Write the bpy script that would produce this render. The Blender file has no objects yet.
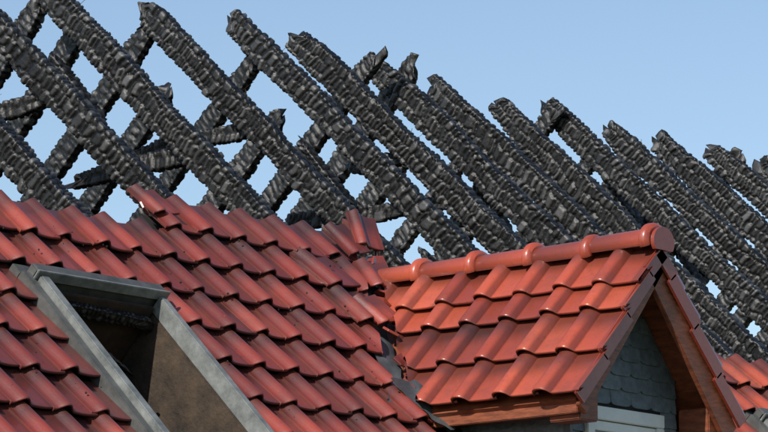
import bpy, bmesh, math, random
import numpy as np
from mathutils import Vector, Matrix, noise as mnoise
sc=bpy.context.scene
sc.view_settings.view_transform='Standard'; sc.view_settings.look='None'; sc.view_settings.exposure=0
random.seed(4); RNG=np.random.default_rng(7)

# ------------------------------------------------------------ helpers
def empty(name,parent=None):
    o=bpy.data.objects.new(name,None); sc.collection.objects.link(o); o.parent=parent; return o
house=empty("burnt_house")
dormer=empty("dormer",house)

def np_mesh(name,V,F,mat,parent=house,attrs=None,smooth=True,sharp=None):
    V=np.asarray(V,dtype=np.float32); F=np.asarray(F,dtype=np.int32)
    me=bpy.data.meshes.new(name)
    me.vertices.add(len(V)); me.vertices.foreach_set('co',V.ravel())
    k=F.shape[1]
    me.loops.add(F.size); me.loops.foreach_set('vertex_index',F.ravel())
    me.polygons.add(len(F)); me.polygons.foreach_set('loop_start',np.arange(0,F.size,k,dtype=np.int32))
    me.update(calc_edges=True); me.validate()
    if attrs:
        for an,av in attrs.items():
            a=me.attributes.new(an,'FLOAT','POINT'); a.data.foreach_set('value',np.asarray(av,dtype=np.float32))
    me.polygons.foreach_set('use_smooth',np.full(len(me.polygons),smooth))
    if sharp: me.set_sharp_from_angle(angle=math.radians(sharp))
    me.materials.append(mat)
    o=bpy.data.objects.new(name,me); sc.collection.objects.link(o); o.parent=parent
    return o

def box(name,o,ax,ay,az,mat,parent=house,bev=0.004):
    o=Vector(o);ax=Vector(ax);ay=Vector(ay);az=Vector(az)
    bm=bmesh.new()
    vs=[bm.verts.new(o+ax*i+ay*j+az*k) for i in(0,1) for j in(0,1) for k in(0,1)]
    for q in((0,1,3,2),(4,6,7,5),(0,4,5,1),(2,3,7,6),(0,2,6,4),(1,5,7,3)):
        bm.faces.new([vs[i] for i in q])
    bmesh.ops.recalc_face_normals(bm,faces=bm.faces)
    if bev: bmesh.ops.bevel(bm,geom=bm.edges[:],offset=bev,segments=2,affect='EDGES')
    me=bpy.data.meshes.new(name); bm.to_mesh(me); bm.free(); me.materials.append(mat)
    ob=bpy.data.objects.new(name,me); sc.collection.objects.link(ob); ob.parent=parent
    return ob
def wbox(name,x0,x1,y0,y1,z0,z1,mat,parent=house,bev=0.004):
    return box(name,(x0,y0,z0),(x1-x0,0,0),(0,y1-y0,0),(0,0,z1-z0),mat,parent,bev)
def poly(name,pts,mat,parent=house):
    me=bpy.data.meshes.new(name); me.from_pydata([tuple(p) for p in pts],[],[tuple(range(len(pts)))]); me.materials.append(mat)
    ob=bpy.data.objects.new(name,me); sc.collection.objects.link(ob); ob.parent=parent; return ob

# ------------------------------------------------------------ materials
def new_mat(name):
    m=bpy.data.materials.new(name); m.use_nodes=True
    return m,m.node_tree.nodes,m.node_tree.links,m.node_tree.nodes['Principled BSDF']
def N(ns,t,**kw):
    n=ns.new(t)
    for k,v in kw.items():
        if k in n.inputs: n.inputs[k].default_value=v
        else: setattr(n,k,v)
    return n
def ramp(ns,stops):
    r=ns.new('ShaderNodeValToRGB'); e=r.color_ramp.elements
    while len(e)<len(stops): e.new(.5)
    for el,(p,c) in zip(e,stops):
        el.position=p; el.color=c if len(c)==4 else (*c,1)
    return r
def mixc(ns,ls,fac,a,b,bt='MIX'):
    m=ns.new('ShaderNodeMix'); m.data_type='RGBA'; m.blend_type=bt
    for s,v in((0,fac),(6,a),(7,b)):
        if hasattr(v,'links'): ls.new(v,m.inputs[s])
        else: m.inputs[s].default_value=v if s==0 else (*v,1)
    return m.outputs[2]

def tile_mat(name,c_dark,c_mid,c_lite,rough=.3,dirt=.5):
    m,ns,ls,b=new_mat(name)
    at=N(ns,'ShaderNodeAttribute',attribute_name='tint')
    r=ramp(ns,[(0,c_dark),(.5,c_mid),(1,c_lite)]); ls.new(at.outputs['Fac'],r.inputs[0])
    tc=N(ns,'ShaderNodeTexCoord')
    n1=N(ns,'ShaderNodeTexNoise',Scale=2.4,Detail=5.0,Roughness=.7); ls.new(tc.outputs['Object'],n1.inputs['Vector'])
    n2=N(ns,'ShaderNodeTexNoise',Scale=42.0,Detail=4.0,Roughness=.75); ls.new(tc.outputs['Object'],n2.inputs['Vector'])
    d1=ramp(ns,[(.46,(0,0,0)),(.72,(dirt,)*3)]); ls.new(n1.outputs[0],d1.inputs[0])
    c=mixc(ns,ls,d1.outputs[0],r.outputs[0],(.085,.030,.024))
    d2=ramp(ns,[(.55,(0,0,0)),(.74,(.5,)*3)]); ls.new(n2.outputs[0],d2.inputs[0])
    c=mixc(ns,ls,d2.outputs[0],c,(.07,.028,.024))
    d3=ramp(ns,[(.28,(.4,)*3),(.35,(0,0,0))]); ls.new(n2.outputs[0],d3.inputs[0])
    c=mixc(ns,ls,d3.outputs[0],c,(.34,.22,.19))
    gr=N(ns,'ShaderNodeAttribute',attribute_name='darkening')  # per-vertex mask that blends the tile towards dark brown
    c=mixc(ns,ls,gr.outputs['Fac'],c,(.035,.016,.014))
    ls.new(c,b.inputs['Base Color'])
    rr=N(ns,'ShaderNodeMapRange'); rr.inputs[3].default_value=rough-.12; rr.inputs[4].default_value=rough+.30
    mx=N(ns,'ShaderNodeMath',operation='MULTIPLY_ADD'); ls.new(n2.outputs[0],mx.inputs[0]); mx.inputs[1].default_value=.5; 
    h_=N(ns,'ShaderNodeMath',operation='MULTIPLY'); ls.new(n1.outputs[0],h_.inputs[0]); h_.inputs[1].default_value=.55; ls.new(h_.outputs[0],mx.inputs[2])
    ls.new(mx.outputs[0],rr.inputs[0]); ls.new(rr.outputs[0],b.inputs['Roughness'])
    bp=N(ns,'ShaderNodeBump',Strength=.3,Distance=.004); ls.new(n2.outputs[0],bp.inputs['Height']); ls.new(bp.outputs[0],b.inputs['Normal'])
    b.inputs['Specular IOR Level'].default_value=.6
    b.inputs['Coat Weight'].default_value=.35; b.inputs['Coat Roughness'].default_value=.16
    return m
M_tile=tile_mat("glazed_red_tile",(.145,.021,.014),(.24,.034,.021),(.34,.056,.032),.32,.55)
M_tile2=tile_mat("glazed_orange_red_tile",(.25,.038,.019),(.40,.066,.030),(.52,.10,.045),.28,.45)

def char_mat():
    m,ns,ls,b=new_mat("charred_wood")
    at=N(ns,'ShaderNodeAttribute',attribute_name='crack')
    tc=N(ns,'ShaderNodeTexCoord')
    n1=N(ns,'ShaderNodeTexNoise',Scale=2.6,Detail=3.0); ls.new(tc.outputs['Object'],n1.inputs['Vector'])
    n2=N(ns,'ShaderNodeTexNoise',Scale=75.0,Detail=4.0,Roughness=.75); ls.new(tc.outputs['Object'],n2.inputs['Vector'])
    r=ramp(ns,[(0,(.0012,.0012,.0012)),(.5,(.004,.004,.004)),(.74,(.020,.020,.020)),(.92,(.052,.052,.053)),(1,(.085,.086,.088))]); ls.new(at.outputs['Fac'],r.inputs[0])
    v=ramp(ns,[(.3,(.45,.40,.36)),(.55,(1,.98,.96)),(.74,(1.5,1.5,1.52))]); ls.new(n1.outputs[0],v.inputs[0])
    c=mixc(ns,ls,1.0,r.outputs[0],v.outputs[0],'MULTIPLY')
    g=ramp(ns,[(.60,(0,0,0)),(.74,(.55,)*3)]); ls.new(n2.outputs[0],g.inputs[0])
    gm=mixc(ns,ls,1.0,g.outputs[0],at.outputs['Fac'],'MULTIPLY')
    c=mixc(ns,ls,gm,c,(.20,.195,.185))
    ls.new(c,b.inputs['Base Color'])
    b.inputs['Roughness'].default_value=.40; b.inputs['Specular IOR Level'].default_value=.55
    bp=N(ns,'ShaderNodeBump',Strength=.55,Distance=.005); ls.new(n2.outputs[0],bp.inputs['Height']); ls.new(bp.outputs[0],b.inputs['Normal'])
    return m
M_char=char_mat()

def simple(name,ca,cb,scale=6,rough=.6,metal=0,bump=.2,bdist=.004,stretch=None,spec=.5):
    m,ns,ls,b=new_mat(name)
    tc=N(ns,'ShaderNodeTexCoord'); mp=N(ns,'ShaderNodeMapping'); ls.new(tc.outputs['Object'],mp.inputs[0])
    if stretch: mp.inputs['Scale'].default_value=stretch
    n1=N(ns,'ShaderNodeTexNoise',Scale=float(scale),Detail=6.0,Roughness=.7); ls.new(mp.outputs[0],n1.inputs['Vector'])
    r=ramp(ns,[(.3,ca),(.7,cb)]); ls.new(n1.outputs[0],r.inputs[0]); ls.new(r.outputs[0],b.inputs['Base Color'])
    b.inputs['Roughness'].default_value=rough; b.inputs['Metallic'].default_value=metal; b.inputs['Specular IOR Level'].default_value=spec
    bp=N(ns,'ShaderNodeBump',Strength=bump,Distance=bdist); ls.new(n1.outputs[0],bp.inputs['Height']); ls.new(bp.outputs[0],b.inputs['Normal'])
    return m
M_wood=simple("stained_red_brown_wood",(.09,.026,.013),(.30,.085,.036),9,.5,bump=.4,stretch=(1,1,5))
M_woodc=simple("scorched_wood",(.006,.005,.004),(.07,.035,.018),5,.7)
M_deck=simple("sooty_boards",(.006,.006,.006),(.03,.026,.022),9,.85)
M_soot=simple("smoke_stained_plaster",(.006,.005,.004),(.075,.048,.028),5,.85,bump=.8,bdist=.03)
M_alu=simple("weathered_aluminium",(.10,.11,.105),(.27,.28,.27),11,.5,.15,bump=.3,spec=.45)
M_alud=simple("dark_window_cover",(.045,.048,.045),(.12,.12,.115),9,.5,.15,spec=.45)
M_lead=simple("lead_flashing",(.05,.055,.06),(.15,.16,.17),7,.5,.3,bump=.4,bdist=.01)
M_white=simple("white_window_frame",(.62,.63,.62),(.75,.75,.73),10,.35)
M_plaster=simple("cream_render",(.45,.42,.36),(.55,.52,.45),20,.85)
M_grass=simple("grass_ground",(.035,.06,.018),(.07,.10,.03),1.2,.9)
M_tan=simple("unburnt_timber",(.30,.17,.08),(.42,.26,.13),9,.7)
M_wire=simple("rusty_nail",(.05,.035,.03),(.10,.07,.05),30,.6,.5)
def slate_mat():
    m,ns,ls,b=new_mat("blue_grey_slate")
    at=N(ns,'ShaderNodeAttribute',attribute_name='tint')
    r=ramp(ns,[(0,(.10,.12,.135)),(1,(.15,.175,.195))]); ls.new(at.outputs['Fac'],r.inputs[0])
    tc=N(ns,'ShaderNodeTexCoord'); n=N(ns,'ShaderNodeTexNoise',Scale=30.0,Detail=4.0); ls.new(tc.outputs['Object'],n.inputs['Vector'])
    d=ramp(ns,[(.35,(.75,)*3),(.7,(1.15,)*3)]); ls.new(n.outputs[0],d.inputs[0])
    ls.new(mixc(ns,ls,1.0,r.outputs[0],d.outputs[0],'MULTIPLY'),b.inputs['Base Color']); b.inputs['Roughness'].default_value=.5
    bp=N(ns,'ShaderNodeBump',Strength=.3,Distance=.004); ls.new(n.outputs[0],bp.inputs['Height']); ls.new(bp.outputs[0],b.inputs['Normal'])
    return m
M_slate=slate_mat()
m,ns,ls,b=new_mat("window_glass"); b.inputs['Base Color'].default_value=(.12,.14,.15,1); b.inputs['Roughness'].default_value=.06; M_glass=m

# ------------------------------------------------------------ frames
P=math.radians(44.5); cp,sp=math.cos(P),math.sin(P)
RX=np.array([1.,0,0]); RS=np.array([0,cp,sp]); RN=np.array([0,-sp,cp])
def rp(x,s,n=0): return Vector((x,s*cp-n*sp,s*sp+n*cp))
def rbox(name,x0,x1,s0,s1,n0,n1,mat,parent=house,bev=.004):
    return box(name,rp(x0,s0,n0),(x1-x0,0,0),Vector(RS)*(s1-s0),Vector(RN)*(n1-n0),mat,parent,bev)

# ------------------------------------------------------------ tiles
def tile_base(cw,ch,A,kind):
    nu=24; us=np.linspace(0,1.10,nu)
    def prof(u):
        if kind=='S':
            c=.27;w=.27
            if u<c+w: h=A*(.5+.5*math.cos(math.pi*(u-c)/w)) if u>c-w*.8 else A*(.5+.5*math.cos(math.pi*.8))
            else: h=-.006*math.sin(math.pi*(u-c-w)/(1.1-c-w))
        else:
            c=.21;w=.21
            if u<c+w:
                k=abs((u-c)/w); h=A*max(0,1-k**2.4)**.62
            else: h=-.003*math.sin(math.pi*(u-c-w)/(1.1-c-w))
        return h
    hs=np.array([prof(u) for u in us])
    th=.017; lift=.038
    rows=[(.05,-th-.004),(.004,-th),(0,-th*.7),(0,-.006),(.003,-.002),(.010,0),(.05,0),(ch*.5,0),(ch*.85,0),(ch+.04,0)]
    V=[];G=[]
    for ri,(v,dz) in enumerate(rows):
        t=lift*(1-v/ch)
        for u,h in zip(us,hs):
            vv=v+.012*(1-h/A)*max(0,1-v/.06)
            V.append((u*cw,vv,h+dz+t))
            if ri<3: g=.85  # darker on nose underside, overlap, roll crease and pan
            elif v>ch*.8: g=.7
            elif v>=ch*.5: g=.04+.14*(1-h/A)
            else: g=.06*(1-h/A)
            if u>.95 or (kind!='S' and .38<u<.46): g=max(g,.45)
            G.append(g)
    nr=len(rows); V=np.array(V); F=[]
    for i in range(nr-1):
        for j in range(nu-1):
            a=i*nu+j; F.append((a,a+1,a+nu+1,a+nu))
    base=len(V); sk=[]
    for i in range(nr):
        p=V[i*nu].copy(); p[2]-= .018; sk.append(p); G.append(.7)
    V=np.vstack([V,sk])
    for i in range(3,nr-1): F.append((base+i,i*nu,(i+1)*nu,base+i+1)[::1])
    return V,np.array(F),np.array(G)
def tiles(name,O,U,Vv,Nn,items,cw,ch,A,kind,mat,parent,jit=1.0,bisect=[]):
    bV,bF,bG=tile_base(cw,ch,A,kind)
    O=np.array(O,float);U=np.array(U,float);Vv=np.array(Vv,float);Nn=np.array(Nn,float)
    AV=[];AF=[];T=[];G=[];k=0
    for it in items:
        u0,v0=it[0],it[1]; rot=it[2] if len(it)>2 else 0; lf=it[3] if len(it)>3 else 0
        X=bV.copy(); a=(RNG.normal()*.010*jit+rot); c,s=math.cos(a),math.sin(a)
        x=X[:,0]*c-X[:,1]*s; y=X[:,0]*s+X[:,1]*c
        z=X[:,2]+RNG.normal()*.0026*jit+lf+X[:,0]*RNG.normal()*.010*jit
        if len(it)>4: z=z+X[:,1]*it[4]+X[:,0]*it[5]
        x=x+u0+RNG.normal()*.002*jit; y=y+v0+RNG.normal()*.005*jit
        AV.append(O+x[:,None]*U+y[:,None]*Vv+z[:,None]*Nn); AF.append(bF+k); k+=len(bV)
        T.append(np.full(len(bV),np.clip(RNG.normal(.5,.3),0,1))); G.append(np.clip(bG+max(0,RNG.normal(0,.10)),0,1))
    ob=np_mesh(name,np.vstack(AV),np.vstack(AF),mat,parent,{'tint':np.concatenate(T),'darkening':np.concatenate(G)},True,None)
    if bisect:
        bm=bmesh.new(); bm.from_mesh(ob.data)
        for co,no in bisect:
            bmesh.ops.bisect_plane(bm,geom=bm.verts[:]+bm.edges[:]+bm.faces[:],plane_co=co,plane_no=no,clear_outer=True)
        bm.to_mesh(ob.data); bm.free()
    ob.data.set_sharp_from_angle(angle=math.radians(38))
    return ob

CW,CH=.25,.30
w_,dr=.68,.83
dormer.location.z=-.035
tq=dr/w_; kv=sp/cp/tq    # valley x = y*kv
left_hi=[];left_lo=[];right=[]
for c in range(-18,46):
    x0=-2.07+c*CW
    for k in range(-10,2):
        s0=.1+(k-1)*CH
        s1=s0+CH; xc=x0+CW/2
        if s1>.45: continue
        if xc<-1.57 and s1>.15: continue
        if -3.07<xc<-2.07 and -2.05<(s0+s1)/2<-.5: continue
        if xc<.4:
            if s0>-1.15:
                if x0< (s1)*cp*kv+.02 : left_hi.append((x0,s0))
            elif x0+CW<-.46: left_lo.append((x0,s0))
            if s0<-2.35 and x0+CW>=-.46: left_lo.append((x0,s0))
        else:
            if s1>-.15: continue
            if x0<-(s0*cp*kv)+.0 and s0>-1.15: continue
            if x0<.55 and s0>-2.35: continue
            if 2.68<xc<3.68 and -2.2<(s0+s1)/2<-.75: continue
            right.append((x0,s0))
def tweak(lst):
    out=[]
    for (x0,s0) in lst:
        top = (x0+CW/2<-1.57 and s0>-.25) or (x0+CW/2>=-1.57 and s0>.05)
        edge= x0+CW> s0*cp*kv-.25 and s0<.1
        if top and random.random()<.3: out.append((x0,s0-.02,random.uniform(-.05,.05),.008,random.uniform(0,.06),0))
        elif edge and random.random()<.6: out.append((x0,s0+random.uniform(-.04,.0),random.uniform(-.14,.08),.012,random.uniform(0,.08),random.uniform(0,.16)))
        else: out.append((x0,s0))
    return out
O0=(0,0,0)
vn=Vector((1,-kv,0)).normalized()
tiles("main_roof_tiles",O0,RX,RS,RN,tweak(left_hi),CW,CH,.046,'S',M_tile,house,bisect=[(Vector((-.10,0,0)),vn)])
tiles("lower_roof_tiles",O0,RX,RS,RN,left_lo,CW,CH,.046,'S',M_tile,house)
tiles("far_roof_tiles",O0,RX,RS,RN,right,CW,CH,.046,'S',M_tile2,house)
tiles("loose_roof_tiles",O0,RX,RS,RN,[(-1.60,.20,.10,.02,.08,.06),(-.14,.11,.22,.03,.22,.12),(-.20,-.18,-.18,.03,.16,.28),(-.42,-.55,.14,.02,.10,.22),(-.02,.22,-.25,.04,.42,.1)],CW*.7,CH*.7,.032,'S',M_tile,house,bisect=[])

D0,D1=-.10,-.035
def deck(n,x0,x1,s0,s1): rbox(n,x0,x1,s0,s1,D0,D1,M_deck,house,0)
deck("roof_deck",-6.5,-3.03,-2.95,.02)
deck("roof_deck_b",-2.11,-1.57,-2.95,.02)
deck("roof_deck_c",-1.57,-.66,-2.95,.30)
deck("roof_deck_d",-3.03,-2.11,-2.95,-2.02)
deck("roof_deck_e",-3.03,-2.11,-.62,.02)
poly("roof_deck_f",[rp(-.66,.30,D1),rp(-.66,-1.2,D1),rp(-.02,-.03,D1),rp(.12,.30,D1)],M_deck)
deck("roof_deck_g",-.66,-.46,-2.95,-1.2)
deck("roof_deck_h",.46,2.74,-2.95,-1.2)
deck("roof_deck_i",.7,2.74,-1.2,-.3)
deck("roof_deck_j",2.74,3.66,-.85,-.3)
deck("roof_deck_k",3.66,9.2,-2.95,-.3)
deck("roof_deck_l",2.74,3.66,-2.95,-2.15)
deck("roof_deck_m",-.46,.46,-2.95,-2.45)

# ------------------------------------------------------------ charred beams
def beam(name,P0,P1,up,w,d,seed,res=.0082,ct=.041,ca=.092,amp=.018,tip0=False,tip1=True,parent=house,erode=.26):
    rng=np.random.default_rng(seed)
    P0=np.array(P0,float);P1=np.array(P1,float); ax=P1-P0; L=np.linalg.norm(ax); ax/=L
    up=np.array(up,float); up-=ax*np.dot(up,ax); up/=np.linalg.norm(up); sd=np.cross(ax,up)
    nt=max(8,int(L/res)); per=2*(w+d); na=max(16,int(per/res*.85))
    aa=np.arange(na)/na*per; r=min(w,d)*.08
    pts=[];nor=[]
    for a in aa:
        if a<d: p=(w/2,-d/2+a); n=(1,0)
        elif a<d+w: p=(w/2-(a-d),d/2); n=(0,1)
        elif a<2*d+w: p=(-w/2,d/2-(a-d-w)); n=(-1,0)
        else: p=(-w/2+(a-2*d-w),-d/2); n=(0,-1)
        p=np.array(p); q=np.clip(p,[-w/2+r,-d/2+r],[w/2-r,d/2-r]); v=p-q; l=np.linalg.norm(v)
        n=np.array(n,float)
        if l>1e-6: n=v/l
        pts.append(q+n*r); nor.append(n)
    pts=np.array(pts);nor=np.array(nor)
    t=np.linspace(0,L,nt)
    nc=max(4,int(round(per/ca))); ntc=int(L/ct)+6
    ph=rng.random(8)*6.28
    T=t[:,None]/ct+2.0+0*aa[None,:]; Aa=aa[None,:]/per*nc+.5+0*t[:,None]
    T=T+.18*np.sin(aa*30+ph[0])[None,:]+.6*np.sin(t*7+ph[1])[:,None]+.07*np.sin(t[:,None]*31+aa[None,:]*44+ph[2])
    Aa=Aa+.17*np.sin(t*9+ph[3])[:,None]+.06*np.sin(t[:,None]*43+aa[None,:]*21+ph[4])+.06*np.sin(t*67+ph[5])[:,None]
    col=np.floor(Aa).astype(int); fa=Aa-col; col%=nc
    off=rng.random(nc)*.8; sc_=1+rng.normal(size=nc)*.15
    Ts=T*np.clip(np.abs(sc_[col]),.65,1.4)+off[col]; row=np.floor(Ts).astype(int)
    Jb=(rng.random((ntc*2,nc))-.5)*.7
    row=np.clip(row,0,ntc*2-3)
    lo=row+Jb[row,col]; hi=row+1+Jb[row+1,col]
    below=Ts<lo; above=Ts>hi
    row2=np.clip(np.where(below,row-1,np.where(above,row+1,row)),0,ntc*2-3)
    lo=row2+Jb[row2,col]; hi=row2+1+Jb[row2+1,col]
    dt=np.minimum(Ts-lo,hi-Ts)*ct; dt=np.clip(dt,0,1)
    Hc=rng.random((ntc*2,nc)); H=Hc[row2,col]
    S1=(rng.random((ntc*2,nc))-.5)[row2,col]; S2=(rng.random((ntc*2,nc))-.5)[row2,col]
    lt=(Ts-(lo+hi)/2)/np.maximum(.3,hi-lo)
    da=np.minimum(fa,1-fa)*(per/nc)
    da=np.where(Hc[row2,(col*3+1)%nc]<.22,da+.012,da)
    def sm(x): x=np.clip(x,0,1); return 1-(1-x)**2.0
    cr=np.minimum(sm(dt/.0165),sm(da/.0155)*.92+.08)
    hgt=amp*(cr*(.7+.6*H)-.75)+cr*amp*.5*(S1*lt*1.6+S2*(fa-.5)*1.6)+.0009*rng.normal(size=T.shape)
    def low(n=5,f=3.0):
        y=np.zeros(nt)
        for i in range(n): y+=np.sin(t*f*(1+i*1.3)+rng.random()*6.28)/(1+i*.5)
        return y/2.2
    tp=1-.05*t/max(L,1)
    sw=(1-erode*.3+erode*.4*low())*tp; sd2=(1-erode*.25+erode*.40*low(6,2.6))*tp
    env=np.ones(nt)
    tadd=np.zeros((nt,na))
    def jag(): 
        y=np.zeros(na)
        for q in range(1,6): y+=np.sin(aa/per*6.283*q+rng.random()*6.28)/q**.5
        return y/2.5
    if tip1:
        k=np.clip((L-t)/.022,0,1); env*=np.sqrt(k*(2-k))*.8+.2
        ln=rng.uniform(.10,.5); k=np.clip((L-t)/ln,0,1); m_=rng.uniform(.68,.95); env*=m_+(1-m_)*k**.8
        tadd+=(jag()*.075)[None,:]*(np.clip((t-(L-.2))/.2,0,1)**1.5)[:,None]
    if tip0:
        k=np.clip(t/.035,0,1); env*=np.sqrt(k*(2-k))*.94+.06
        k=np.clip(t/rng.uniform(.1,.4),0,1); env*=.6+.4*k
        tadd+=(jag()*.05)[None,:]*(np.clip((.25-t)/.25,0,1)**1.5)[:,None]
    cx=low(4,2)*.007; cy=low(4,2)*.009
    dr_=rng.uniform(-.3,.3)*d*(1-env)*np.clip((L-t)/.03,0,1)
    X=pts[None,:,0]*(sw*env)[:,None]+nor[None,:,0]*hgt*np.minimum(1,env*1.5)[:,None]+cx[:,None]
    Y=pts[None,:,1]*(sd2*env)[:,None]+nor[None,:,1]*hgt*np.minimum(1,env*1.5)[:,None]+(cy+dr_)[:,None]
    V=P0+(t[:,None]+tadd)[...,None]*ax+X[...,None]*sd+Y[...,None]*up
    V=V.reshape(-1,3)
    i=np.arange(nt-1)[:,None];j=np.arange(na)[None,:]
    a=i*na+j; b_=i*na+(j+1)%na
    F=np.stack([a,a+na,b_+na,b_],-1).reshape(-1,4)
    caps=[]
    k=len(V); V=np.vstack([V,V[:na].mean(0),V[-na:].mean(0)])
    for q in range(0,na-1,2):
        caps.append((k,q,q+1,(q+2)%na)); e0=(nt-1)*na
        caps.append((k+1,e0+(q+2)%na,e0+q+1,e0+q))
    F=np.vstack([F,np.array(caps)])
    crk=np.concatenate([np.clip(cr*(.60+.40*H),0,1).ravel(),[.5,.5]])
    return np_mesh(name,V,F,M_char,parent,{'crack':crk},True)

A2=math.radians(42); c2,s2=math.cos(A2),math.sin(A2)
NU=np.array([0,-s2,c2]); SU=np.array([0,c2,s2])
def r2(x,s,n=0): return np.array([x,0,0])+SU*s+NU*n
near=[(-5.5,3.1),(-4.65,3.2),(-3.8,3.2),(-2.8,3.2),(-1.95,3.15),(-1.05,3.35),(-.2,3.3),(.68,3.22),(1.55,3.42),(2.24,3.42),(2.87,3.30),(3.47,3.25),(3.95,3.12),(4.70,3.27),(5.28,3.18),(6.08,3.26),(6.75,3.32),(7.4,3.3),(8.1,3.25),(8.8,3.3)]
for i,(x,s) in enumerate(near):
    s0=-.02 if x<.2 else -.45
    dpt=.205+random.uniform(-.02,.01)
    beam("charred_rafter_%d"%(i+1),r2(x+random.uniform(-.02,.02),s0,-.05-dpt/2+random.uniform(-.01,.01)),r2(x+random.uniform(-.05,.05),s+random.uniform(-.02,.04),-.05-dpt/2+random.uniform(-.05,.02)),NU,.085+random.uniform(-.01,.008),dpt,100+i)
ridge=r2(0,3.25); SF=np.array([0,c2,-s2]); NF=np.array([0,s2,c2])
def f2(x,s,n=0): return np.array([x,ridge[1],ridge[2]])+SF*s+NF*n
xf=-5.4;i=0
while xf<10.5:
    st=random.choice([-.02,.05,.2,.35,.6]); en=random.uniform(2.6,3.4)
    beam("far_slope_rafter_%d"%(i+1),f2(xf,en,-.15),f2(xf+random.uniform(-.12,.12),st,-.15),NF,.08,random.uniform(.15,.19),300+i,res=.012,amp=.018)
    i+=1; xf+=random.choice([.40,.46,.52,.6])
for i in range(30):
    x=random.uniform(-3.5,8.5); s=random.uniform(1.0,2.9); L=random.uniform(.25,.6)
    beam("charred_brace_%d"%(i+1),r2(x,s,-.30),r2(x+random.uniform(.05,.35),s-L,-.42),(1,0,0),.06,.10,600+i,res=.012,tip0=True)
for i in range(8):
    x=near[5+i][0]+.06; s=random.uniform(1.2,2.2)
    a=r2(x,s,-.15); bb=a+np.array([random.uniform(-.05,.05),random.uniform(.5,1.1),random.uniform(-.08,.08)])
    beam("collar_tie_%d"%(i+1),a,bb,(0,0,1),.055,.12,500+i,res=.012,tip0=True)
NV=[];NF_=[]
for i in range(34):
    x,s=random.choice(near[3:]); ss=random.uniform(1.2,s-.35); b0=r2(x+random.uniform(-.02,.02),ss,-.09)
    d_=NU*random.uniform(.5,1)+np.array([random.uniform(-.6,.6),random.uniform(-.4,.4),0]); d_/=np.linalg.norm(d_); Ln=random.uniform(.07,.14); k=len(NV); rr=.0022
    for q in range(2):
        for (ax_,ay_) in((rr,0),(0,rr),(-rr,0),(0,-rr)): NV.append(b0+d_*Ln*q+np.array([ax_,ay_,0]))
    for q in range(4): NF_.append((k+q,k+(q+1)%4,k+4+(q+1)%4,k+4+q))
np_mesh("bent_nails",NV,NF_,M_wire,house,None,False)
for i,(xa,xb,top) in enumerate([(-6.4,-1.0,2.75),(-1.0,2.5,2.6),(2.5,5.0,2.35),(5.0,7.0,2.2),(7.0,9.2,2.2)]):
    box("far_roof_boards_%d"%(i+1),f2(xa,7.0,-.08),(xb-xa-.01,0,0),Vector(SF)*-(7.0-top),Vector(NF)*.05,M_deck,house,0)
for i,(x,s) in enumerate([(5.3,.9),(5.9,1.25),(6.9,.7),(6.3,.35),(6.6,1.6)]):
    a=r2(x,s,-.3); box("unburnt_board_%d"%(i+1),a,(.05,0,0),(.02,.3,.25),(.02,.05,-.12),M_tan)

# ------------------------------------------------------------ roof windows
def roof_window(name,x0,x1,s1,s0):
    e=empty(name,house)
    rbox("flashing_left",x0,x0+.055,s0,s1-.03,-.02,.052,M_alud,e)
    rbox("flashing_right",x1-.050,x1,s0,s1-.03,-.02,.045,M_alu,e)
    rbox("flashing_top",x0,x1,s1-.03,s1+.05,-.02,.035,M_alud,e)
    rbox("frame_left",x0+.06,x0+.115,s0,s1-.09,-.03,.085,M_alu,e,.006)
    rbox("frame_left_inner",x0+.118,x0+.150,s0,s1-.09,-.05,.050,M_alud,e)
    rbox("frame_right",x1-.10,x1-.053,s0,s1-.09,-.02,.075,M_alu,e,.006)
    rbox("frame_head",x0+.05,x1-.045,s1-.075,s1-.005,-.05,.095,M_alud,e,.010)
    rbox("head_lip",x0+.04,x1-.04,s1-.093,s1-.078,.05,.105,M_alu,e,.003)
    rbox("frame_sill",x0+.06,x1-.06,s0-.07,s0-.002,-.10,.07,M_alu,e,.006)
    rbox("reveal_head",x0+.12,x1-.12,s1-.13,s1-.108,-.40,.02,M_woodc,e)
    rbox("reveal_right",x1-.102,x1-.085,s0,s1-.09,-.50,-.022,M_soot,e)
    rbox("reveal_left",x0+.095,x0+.117,s0,s1-.09,-.40,-.055,M_woodc,e)
roof_window("roof_window",-3.06,-2.08,-.56,-1.98)
roof_window("roof_window_b",2.70,3.68,-.80,-2.1)
beam("charred_batten",rp(-2.95,-.70,-.03),rp(-2.2,-.73,-.05),RN,.04,.07,900,res=.007,ct=.03,ca=.04,amp=.009,tip0=True)
beam("charred_batten_b",rp(-2.90,-.74,-.06),rp(-2.45,-.95,-.20),RN,.03,.05,901,res=.007,ct=.03,ca=.04,amp=.008,tip0=True)
# attic room
wbox("attic_floor",-6.4,9.1,-1.95,6.4,-2.25,-2.15,M_deck,house,0)
wbox("attic_partition",-4.4,-.9,.02,.10,-2.149,-.30,M_soot,house,0)

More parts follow.
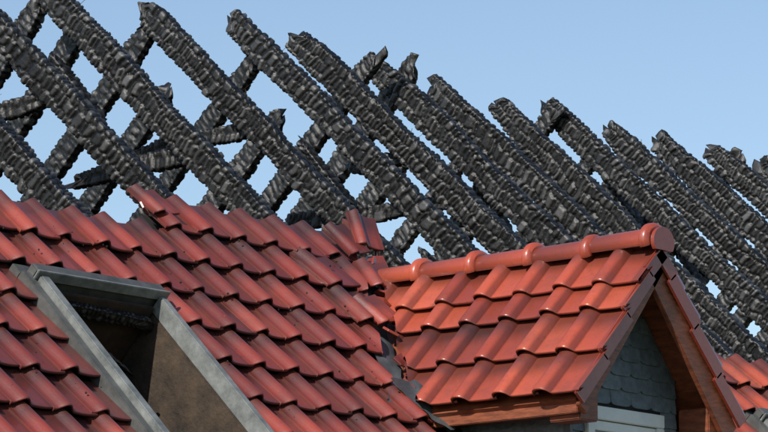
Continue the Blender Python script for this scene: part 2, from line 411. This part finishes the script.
# ------------------------------------------------------------ dormer
SL=math.hypot(w_,dr); q=math.atan2(dr,w_); cq,sq=math.cos(q),math.sin(q)
yf=-2.0; yw=-1.74; ww=.45
DCW,DCH=.27,SL/3.5
for side in(-1,1):
    Vd=np.array([-side*cq,0,sq]); Nd=np.array([side*sq,0,cq]); Ud=np.cross(Vd,Nd)
    O=np.array([side*w_,0,-dr])-Vd*.03
    items=[]
    for c in range(9):
        ya=yf+c*DCW
        u0= -(ya+DCW) if side==-1 else ya
        for k in range(4):
            v0=k*DCH
            if k==3: v0=SL-DCH*.92
            xs=side*(w_-(v0+DCH)*cq)
            if ya< -abs(xs)/kv+.05: items.append((u0,v0,0,.0 if k<3 else .006))
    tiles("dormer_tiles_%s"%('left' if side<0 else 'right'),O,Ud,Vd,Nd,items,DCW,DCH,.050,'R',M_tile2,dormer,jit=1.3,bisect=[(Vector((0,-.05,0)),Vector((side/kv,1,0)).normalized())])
    a=[(0,yf+.04,-.045),(side*w_*.985,yf+.04,-dr*.985-.045),(side*w_*.985,-w_/kv,-dr*.985-.045),(0,0.0,-.045)]
    bd=[Vector(p) for p in a]; dn=[p-Vector(Nd)*.03 for p in bd]
    me=bpy.data.meshes.new("soffit_boards"); me.from_pydata([tuple(p) for p in bd+dn],[],[(0,1,2,3),(7,6,5,4),(0,4,5,1),(1,5,6,2),(2,6,7,3),(3,7,4,0)]); me.materials.append(M_wood)
    so=bpy.data.objects.new("soffit_boards",me); sc.collection.objects.link(so); so.parent=dormer
    top=Vector((0,yf+.012,-.075)); dirv=Vector((side*cq,0,-sq))
    box("barge_board",top+Vector((side*.004,0,0)),dirv*(SL-.02),(0,.03,0),Vector(Nd)*-(.075 if side<0 else .13),M_wood,dormer)
    for k in range(4):
        st=Vector((side*w_,yf-.012,-dr))+Vector(Vd)*(k*DCH-.04)+Vector(Nd)*.032
        ln=DCH+.02 if k<3 else SL-3*DCH+.03
        box("verge_tile_%d"%k,st,Vector(Vd)*ln+Vector(Nd)*-.026,(0,.018,0),Vector(Nd)*-.085,M_tile2,dormer,.005)
    xo=side*(w_-.03)
    wbox("eave_board",min(xo,xo-side*.03),max(xo,xo-side*.03),yf+.045,-w_/kv-.02,-dr-.10,-dr-.035,M_wood,dormer)
    xa=side*(ww+.02);xb=side*(ww+.17)
    wbox("purlin_end",min(xa,xb),max(xa,xb),yf+.05,yw-.01,-dr-.13,-dr+.035,M_wood,dormer,.006)
    wbox("eave_soffit",min(side*ww,side*(w_-.065)),max(side*ww,side*(w_-.065)),yw+.0,-w_/kv+.1,-dr-.085,-dr-.075,M_wood,dormer,0)

def ridge_tile(name,y0,y1,z,r=.068):
    L=y0-y1
    st=[(-.012,r*.93),(0,r*1.0),(.012,r*1.05),(L-.060,r*1.10),(L-.054,r*1.40),(L-.046,r*1.50),(L-.022,r*1.50),(L-.012,r*1.42),(L,r*1.18),(L,r*.98),(L-.04,r*.97)]
    V=[];G=[];ns_=22
    for d_,rr in st:
        for i in range(ns_):
            a=math.radians(-28)+math.radians(236)*i/(ns_-1)
            V.append((math.cos(a)*rr*1.08,y0-d_,z+math.sin(a)*rr*.92)); G.append(.6 if d_<.02 or i in(0,ns_-1) else .05)  # darker at the tail end and along both lower edges
    F=[]
    for i in range(len(st)-1):
        for j in range(ns_-1):
            a=i*ns_+j; F.append((a,a+1,a+ns_+1,a+ns_))
    return np_mesh(name,V,F,M_tile2,dormer,{'tint':np.full(len(V),RNG.uniform(.0,.8)),'darkening':G},True,35)
nrt=5; rl=1.98/nrt
for i in range(nrt):
    y0=-.02-i*rl; y1=-.02-(i+1)*rl
    ob=ridge_tile("ridge_tile_%d"%(i+1),y0+.03,y1,.022+random.uniform(-.006,.006))
    ob.rotation_euler=(random.uniform(-.006,.006),0,random.uniform(-.006,.006))
bm=bmesh.new(); ring=[]
for i in range(25):
    a=math.radians(-35)+math.radians(250)*i/24; ring.append((math.cos(a)*.088,math.sin(a)*.078))
vs=[bm.verts.new((x,yf-.028,.018+z)) for x,z in ring]; f_=bm.faces.new(vs)
ex=bmesh.ops.extrude_face_region(bm,geom=[f_]); bmesh.ops.translate(bm,verts=[v for v in ex['geom'] if isinstance(v,bmesh.types.BMVert)],vec=(0,.022,0))
bmesh.ops.recalc_face_normals(bm,faces=bm.faces)
me=bpy.data.meshes.new("ridge_end_cap"); bm.to_mesh(me); bm.free(); me.materials.append(M_tile2)
ob=bpy.data.objects.new("ridge_end_cap",me); sc.collection.objects.link(ob); ob.parent=dormer

zb=-2.1
apexz=-.085
zc=-(ww)*tq-.085
body=[(-ww,yw,zb),(ww,yw,zb),(ww,yw,zc),(0,yw,apexz),(-ww,yw,zc)]
me=bpy.data.meshes.new("dormer_wall"); n5=len(body)
Vb=[tuple(p) for p in body]+[(p[0],-.2,p[2]) for p in body]
Fb=[(0,1,2,3,4)]+[(i,i+5,(i+1)%5+5,(i+1)%5) for i in range(5)]
me.from_pydata(Vb,[],Fb); me.materials.append(M_deck)
ob=bpy.data.objects.new("dormer_wall",me); sc.collection.objects.link(ob); ob.parent=dormer

def shingles(name,O,U,W,Nn,wid,hei,cw,ch,clip,rounded=True,th=.006,top=None):
    AV=[];AF=[];T=[];k=0
    O=np.array(O,float);U=np.array(U,float);W=np.array(W,float);Nn=np.array(Nn,float)
    if rounded: out=[(0,.32),(.08,.16),(.2,.05),(.38,0),(.62,0),(.8,.05),(.92,.16),(1,.32)]
    else: out=[(0,.25),(.10,.06),(.24,.0),(.42,0),(.58,0),(.76,.0),(.90,.06),(1,.25)]
    rows=int(hei/ch)+1
    for r_ in range(rows):
        offx=(r_%2)*.5*cw
        for c in range(-1,int(wid/cw)+1):
            u0=c*cw+offx
            if not clip(u0+cw/2,r_*ch+ch*.5): continue
            g=.0005; lift=RNG.uniform(.0,.003)
            lo=[(max(0,min(wid,u0+g+a*(cw-2*g))),r_*ch+b_*ch*.8) for a,b_ in out]
            hi=[(x,r_*ch+ch*1.5) for x,_ in lo]
            if top:
                lo=[(x,min(y,top(x))) for x,y in lo]; hi=[(x,min(y,top(x))) for x,y in hi]
            A=[];
            for (x,y) in lo: A.append((x,y,th+.006+lift))
            for (x,y) in lo: A.append((x,y,.0))
            for (x,y) in hi: A.append((x,y,.001))
            A=np.array(A); n=len(out)
            F=[]
            for i in range(n-1):
                F.append((i,i+1,2*n+i+1,2*n+i)); F.append((n+i,n+i+1,i+1,i))
            AV.append(O+A[:,0:1]*U+A[:,1:2]*W+A[:,2:3]*Nn); AF.append(np.array(F)+k); k+=len(A)
            T.append(np.full(len(A),RNG.random()))
    return np_mesh(name,np.vstack(AV),np.vstack(AF),M_slate,dormer,{'tint':np.concatenate(T)},False)
H=2.1+zc
shingles("cheek_slates",(-ww,-.2,zb),(0,-1,0),(0,0,1),(-1,0,0),abs(yw)-.2,H,.14,.105,lambda u,v: True,top=lambda x:H-.02)
shingles("cheek_slates_right",(ww,yw,zb),(0,1,0),(0,0,1),(1,0,0),abs(yw)-.2,H,.14,.105,lambda u,v: True,top=lambda x:H-.02)
wx0,wx1,wz1,wz0=-.28,.27,-.85,-1.62
def gclip(u,v):
    x=u-ww; z=zb+v
    if z> -abs(x)*tq+.06: return False
    if wx0-.03<x<wx1+.03 and wz0<z<wz1+.02: return False
    return True
shingles("gable_slates",(-ww,yw,zb),(1,0,0),(0,0,1),(0,-1,0),2*ww,2.1,.17,.080,gclip,False,top=lambda x:2.1-abs(x-ww)*tq-.09)
wbox("corner_trim",-ww-.018,-ww+.012,yw-.022,yw+.02,zb,zc-.0,M_slate,dormer,.003)
wbox("window_frame_top",wx0-.05,wx1+.05,yw-.035,yw+.02,wz1-.06,wz1+.01,M_white,dormer)
wbox("window_frame_left",wx0-.05,wx0+.01,yw-.034,yw+.02,wz0,wz1-.062,M_white,dormer)
wbox("window_frame_right",wx1-.01,wx1+.05,yw-.034,yw+.02,wz0,wz1-.062,M_white,dormer)
wbox("window_sash",wx0+.012,wx1-.012,yw-.02,yw+.015,wz1-.115,wz1-.064,M_white,dormer)
wbox("window_glass",wx0+.012,wx1-.012,yw-.008,yw+.01,wz0,wz1-.117,M_glass,dormer,0)

def crumple(name,pts4,nu,nv,amp,mat,parent=house,seed=0):
    a,b_,c,d=[Vector(p) for p in pts4]; V=[]
    for i in range(nu+1):
        for j in range(nv+1):
            s=i/nu;t=j/nv
            p=a*(1-s)*(1-t)+b_*s*(1-t)+c*s*t+d*(1-s)*t
            V.append(p+Vector((mnoise.noise(p*9+Vector((seed,0,0))),mnoise.noise(p*9+Vector((0,seed,5))),mnoise.noise(p*11+Vector((3,0,seed)))))*amp)
    F=[(i*(nv+1)+j,(i+1)*(nv+1)+j,(i+1)*(nv+1)+j+1,i*(nv+1)+j+1) for i in range(nu) for j in range(nv)]
    return np_mesh(name,[tuple(p) for p in V],F,mat,parent)
def vpt(y,dx,n):
    s=y/cp; return rp(y*kv+dx,s,n)
crumple("valley_flashing_main",[vpt(.02,-.16,.012),vpt(.02,.02,.0),vpt(-.93,.02,.0),vpt(-.93,-.16,.012)],6,40,.02,M_lead,seed=2)
crumple("eave_flashing",[rp(-.66,-1.12,.065),rp(-.45,-1.12,.04),rp(-.45,-2.4,.04),rp(-.60,-2.4,.065)],8,40,.025,M_lead,seed=5)
crumple("torn_flashing",[rp(-.80,-1.10,.08),rp(-.60,-1.10,.09),rp(-.48,-1.40,.07),rp(-.66,-1.50,.08)],10,12,.03,M_lead,seed=9)
def shard(i,x,s,n,sz,rot,mat):
    rr=random.Random(i); k=rr.choice([4,5,5])
    ang=[6.283*j/k+rr.uniform(-.4,.4) for j in range(k)]
    pts=[(math.cos(a)*sz*rr.uniform(.6,1.1),math.sin(a)*sz*rr.uniform(.6,1.2)) for a in ang]
    bm=bmesh.new(); vs=[bm.verts.new((px,py,.25*px*px/sz)) for px,py in pts]; f=bm.faces.new(vs)
    ex=bmesh.ops.extrude_face_region(bm,geom=[f]); bmesh.ops.translate(bm,verts=[v for v in ex['geom'] if isinstance(v,bmesh.types.BMVert)],vec=(0,0,.014))
    bmesh.ops.recalc_face_normals(bm,faces=bm.faces); bmesh.ops.bevel(bm,geom=bm.edges[:],offset=.002,segments=1,affect='EDGES')
    me=bpy.data.meshes.new("tile_shard"); bm.to_mesh(me); bm.free(); me.materials.append(mat)
    o=bpy.data.objects.new("tile_shard",me); sc.collection.objects.link(o); o.parent=house
    o.location=rp(x,s,n); o.rotation_euler=rot
sh=[(.12,.34,.05,.06,(.9,.5,.2)),(.16,.20,.04,.05,(1.3,.2,.9)),(.08,.12,.04,.08,(.6,-.5,.4)),(.06,.42,.06,.08,(1.6,.3,1.2)),(-.2,-.30,.05,.06,(.5,-.6,.8)),(-.05,-.05,.05,.07,(1.0,-.3,.2)),
 (-.36,-.60,.04,.06,(.5,-.4,1.2)),(-.5,-.85,.04,.05,(.9,-.6,.1)),(-.12,-.2,.04,.05,(.2,.4,.6)),(-.64,-1.1,.06,.05,(.7,0,.6)),(.0,.05,.06,.06,(1.4,.6,.3)),(-1.66,.24,.04,.05,(1.0,.3,.4))]
for i,(x,s,n,sz,rot) in enumerate(sh): shard(i,x,s,n,sz,rot,M_tile if i%2 else M_tile2)
CV=[];CF=[]
for i in range(150):
    x=random.uniform(-4,0); s=random.uniform(-1.6,.25)
    if -3.1<x<-2.05 and s<-.5: continue
    if x>s*cp*kv-.1: continue
    if s>-.1 and x<-1.55: continue
    sz=random.uniform(.003,.009); c0=np.array(rp(x,s,.05+sz)); k=len(CV)
    for ax_ in((1,0,0),(-1,0,0),(0,1,0),(0,-1,0),(0,0,1),(0,0,-1)): CV.append(c0+np.array(ax_)*sz*random.uniform(.6,1.3))
    for (a_,b_,c_) in((0,2,4),(2,1,4),(1,3,4),(3,0,4),(2,0,5),(1,2,5),(3,1,5),(0,3,5)): CF.append((k+a_,k+b_,k+c_))
np_mesh("charcoal_debris",CV,CF,M_deck,house,None,False)

# ------------------------------------------------------------ house body, ground
wbox("house_wall_front",-6.2,9.0,-1.98,-1.78,-4.9,-2.26,M_plaster,house,0)
yb=6.4
wbox("house_wall_back",-6.2,9.0,yb,yb+.2,-4.9,-1.9,M_plaster,house,0)
for x in(-6.2,8.8):
    prof=[(-1.77,-4.9),(yb-.01,-4.9),(yb-.01,-2.0),(4.6,-.35),(.0,-.35),(-1.77,-2.1)]
    V=[(x,y,z) for y,z in prof]+[(x+.2,y,z) for y,z in prof]; n6=len(prof)
    me=bpy.data.meshes.new("gable_end_wall"); me.from_pydata(V,[],[tuple(range(n6)),tuple(range(2*n6-1,n6-1,-1))]+[(i,i+n6,(i+1)%n6+n6,(i+1)%n6) for i in range(n6)]); me.materials.append(M_plaster)
    ob=bpy.data.objects.new("gable_end_wall",me); sc.collection.objects.link(ob); ob.parent=house
box("gutter",rp(-6.5,-3.06,-.08),(15.6,0,0),(0,.12,0),(0,0,.09),M_alud,house,.01)
poly("ground",[(-400,-400,-4.9),(400,-400,-4.9),(400,400,-4.9),(-400,400,-4.9)],M_grass,None)

# ------------------------------------------------------------ light
Ld=Vector((-.78,-.10,.60)).normalized()
el=math.asin(Ld.z); rot=math.atan2(Ld.x,Ld.y)
sun=bpy.data.lights.new("sun",'SUN'); sun.energy=5.0; sun.angle=math.radians(.5); sun.color=(1,.95,.87)
so=bpy.data.objects.new("sun",sun); sc.collection.objects.link(so); so.rotation_euler=Ld.to_track_quat('Z','Y').to_euler()
w=bpy.data.worlds.new("World"); sc.world=w; w.use_nodes=True; nt=w.node_tree
bg=nt.nodes['Background']; sk=nt.nodes.new('ShaderNodeTexSky'); sk.sky_type='NISHITA'; sk.sun_disc=False
sk.sun_elevation=el; sk.sun_rotation=rot; sk.air_density=1.0; sk.dust_density=.4; sk.ozone_density=1.1
nt.links.new(sk.outputs[0],bg.inputs[0]); bg.inputs[1].default_value=.136

# ------------------------------------------------------------ camera
e=math.radians(10.3); h=math.radians(48.6)
f=Vector((math.sin(h)*math.cos(e),math.cos(h)*math.cos(e),math.sin(e))); r=Vector((math.cos(h),-math.sin(h),0)); u=r.cross(f)
cam=bpy.data.cameras.new("camera"); co=bpy.data.objects.new("camera",cam); sc.collection.objects.link(co)
M=Matrix((r,u,-f)).transposed().to_4x4(); M.translation=-20*f+.067*r+.356*u
co.matrix_world=M; cam.sensor_width=36; cam.lens=168.75; cam.clip_start=.5; cam.clip_end=2000
sc.camera=co
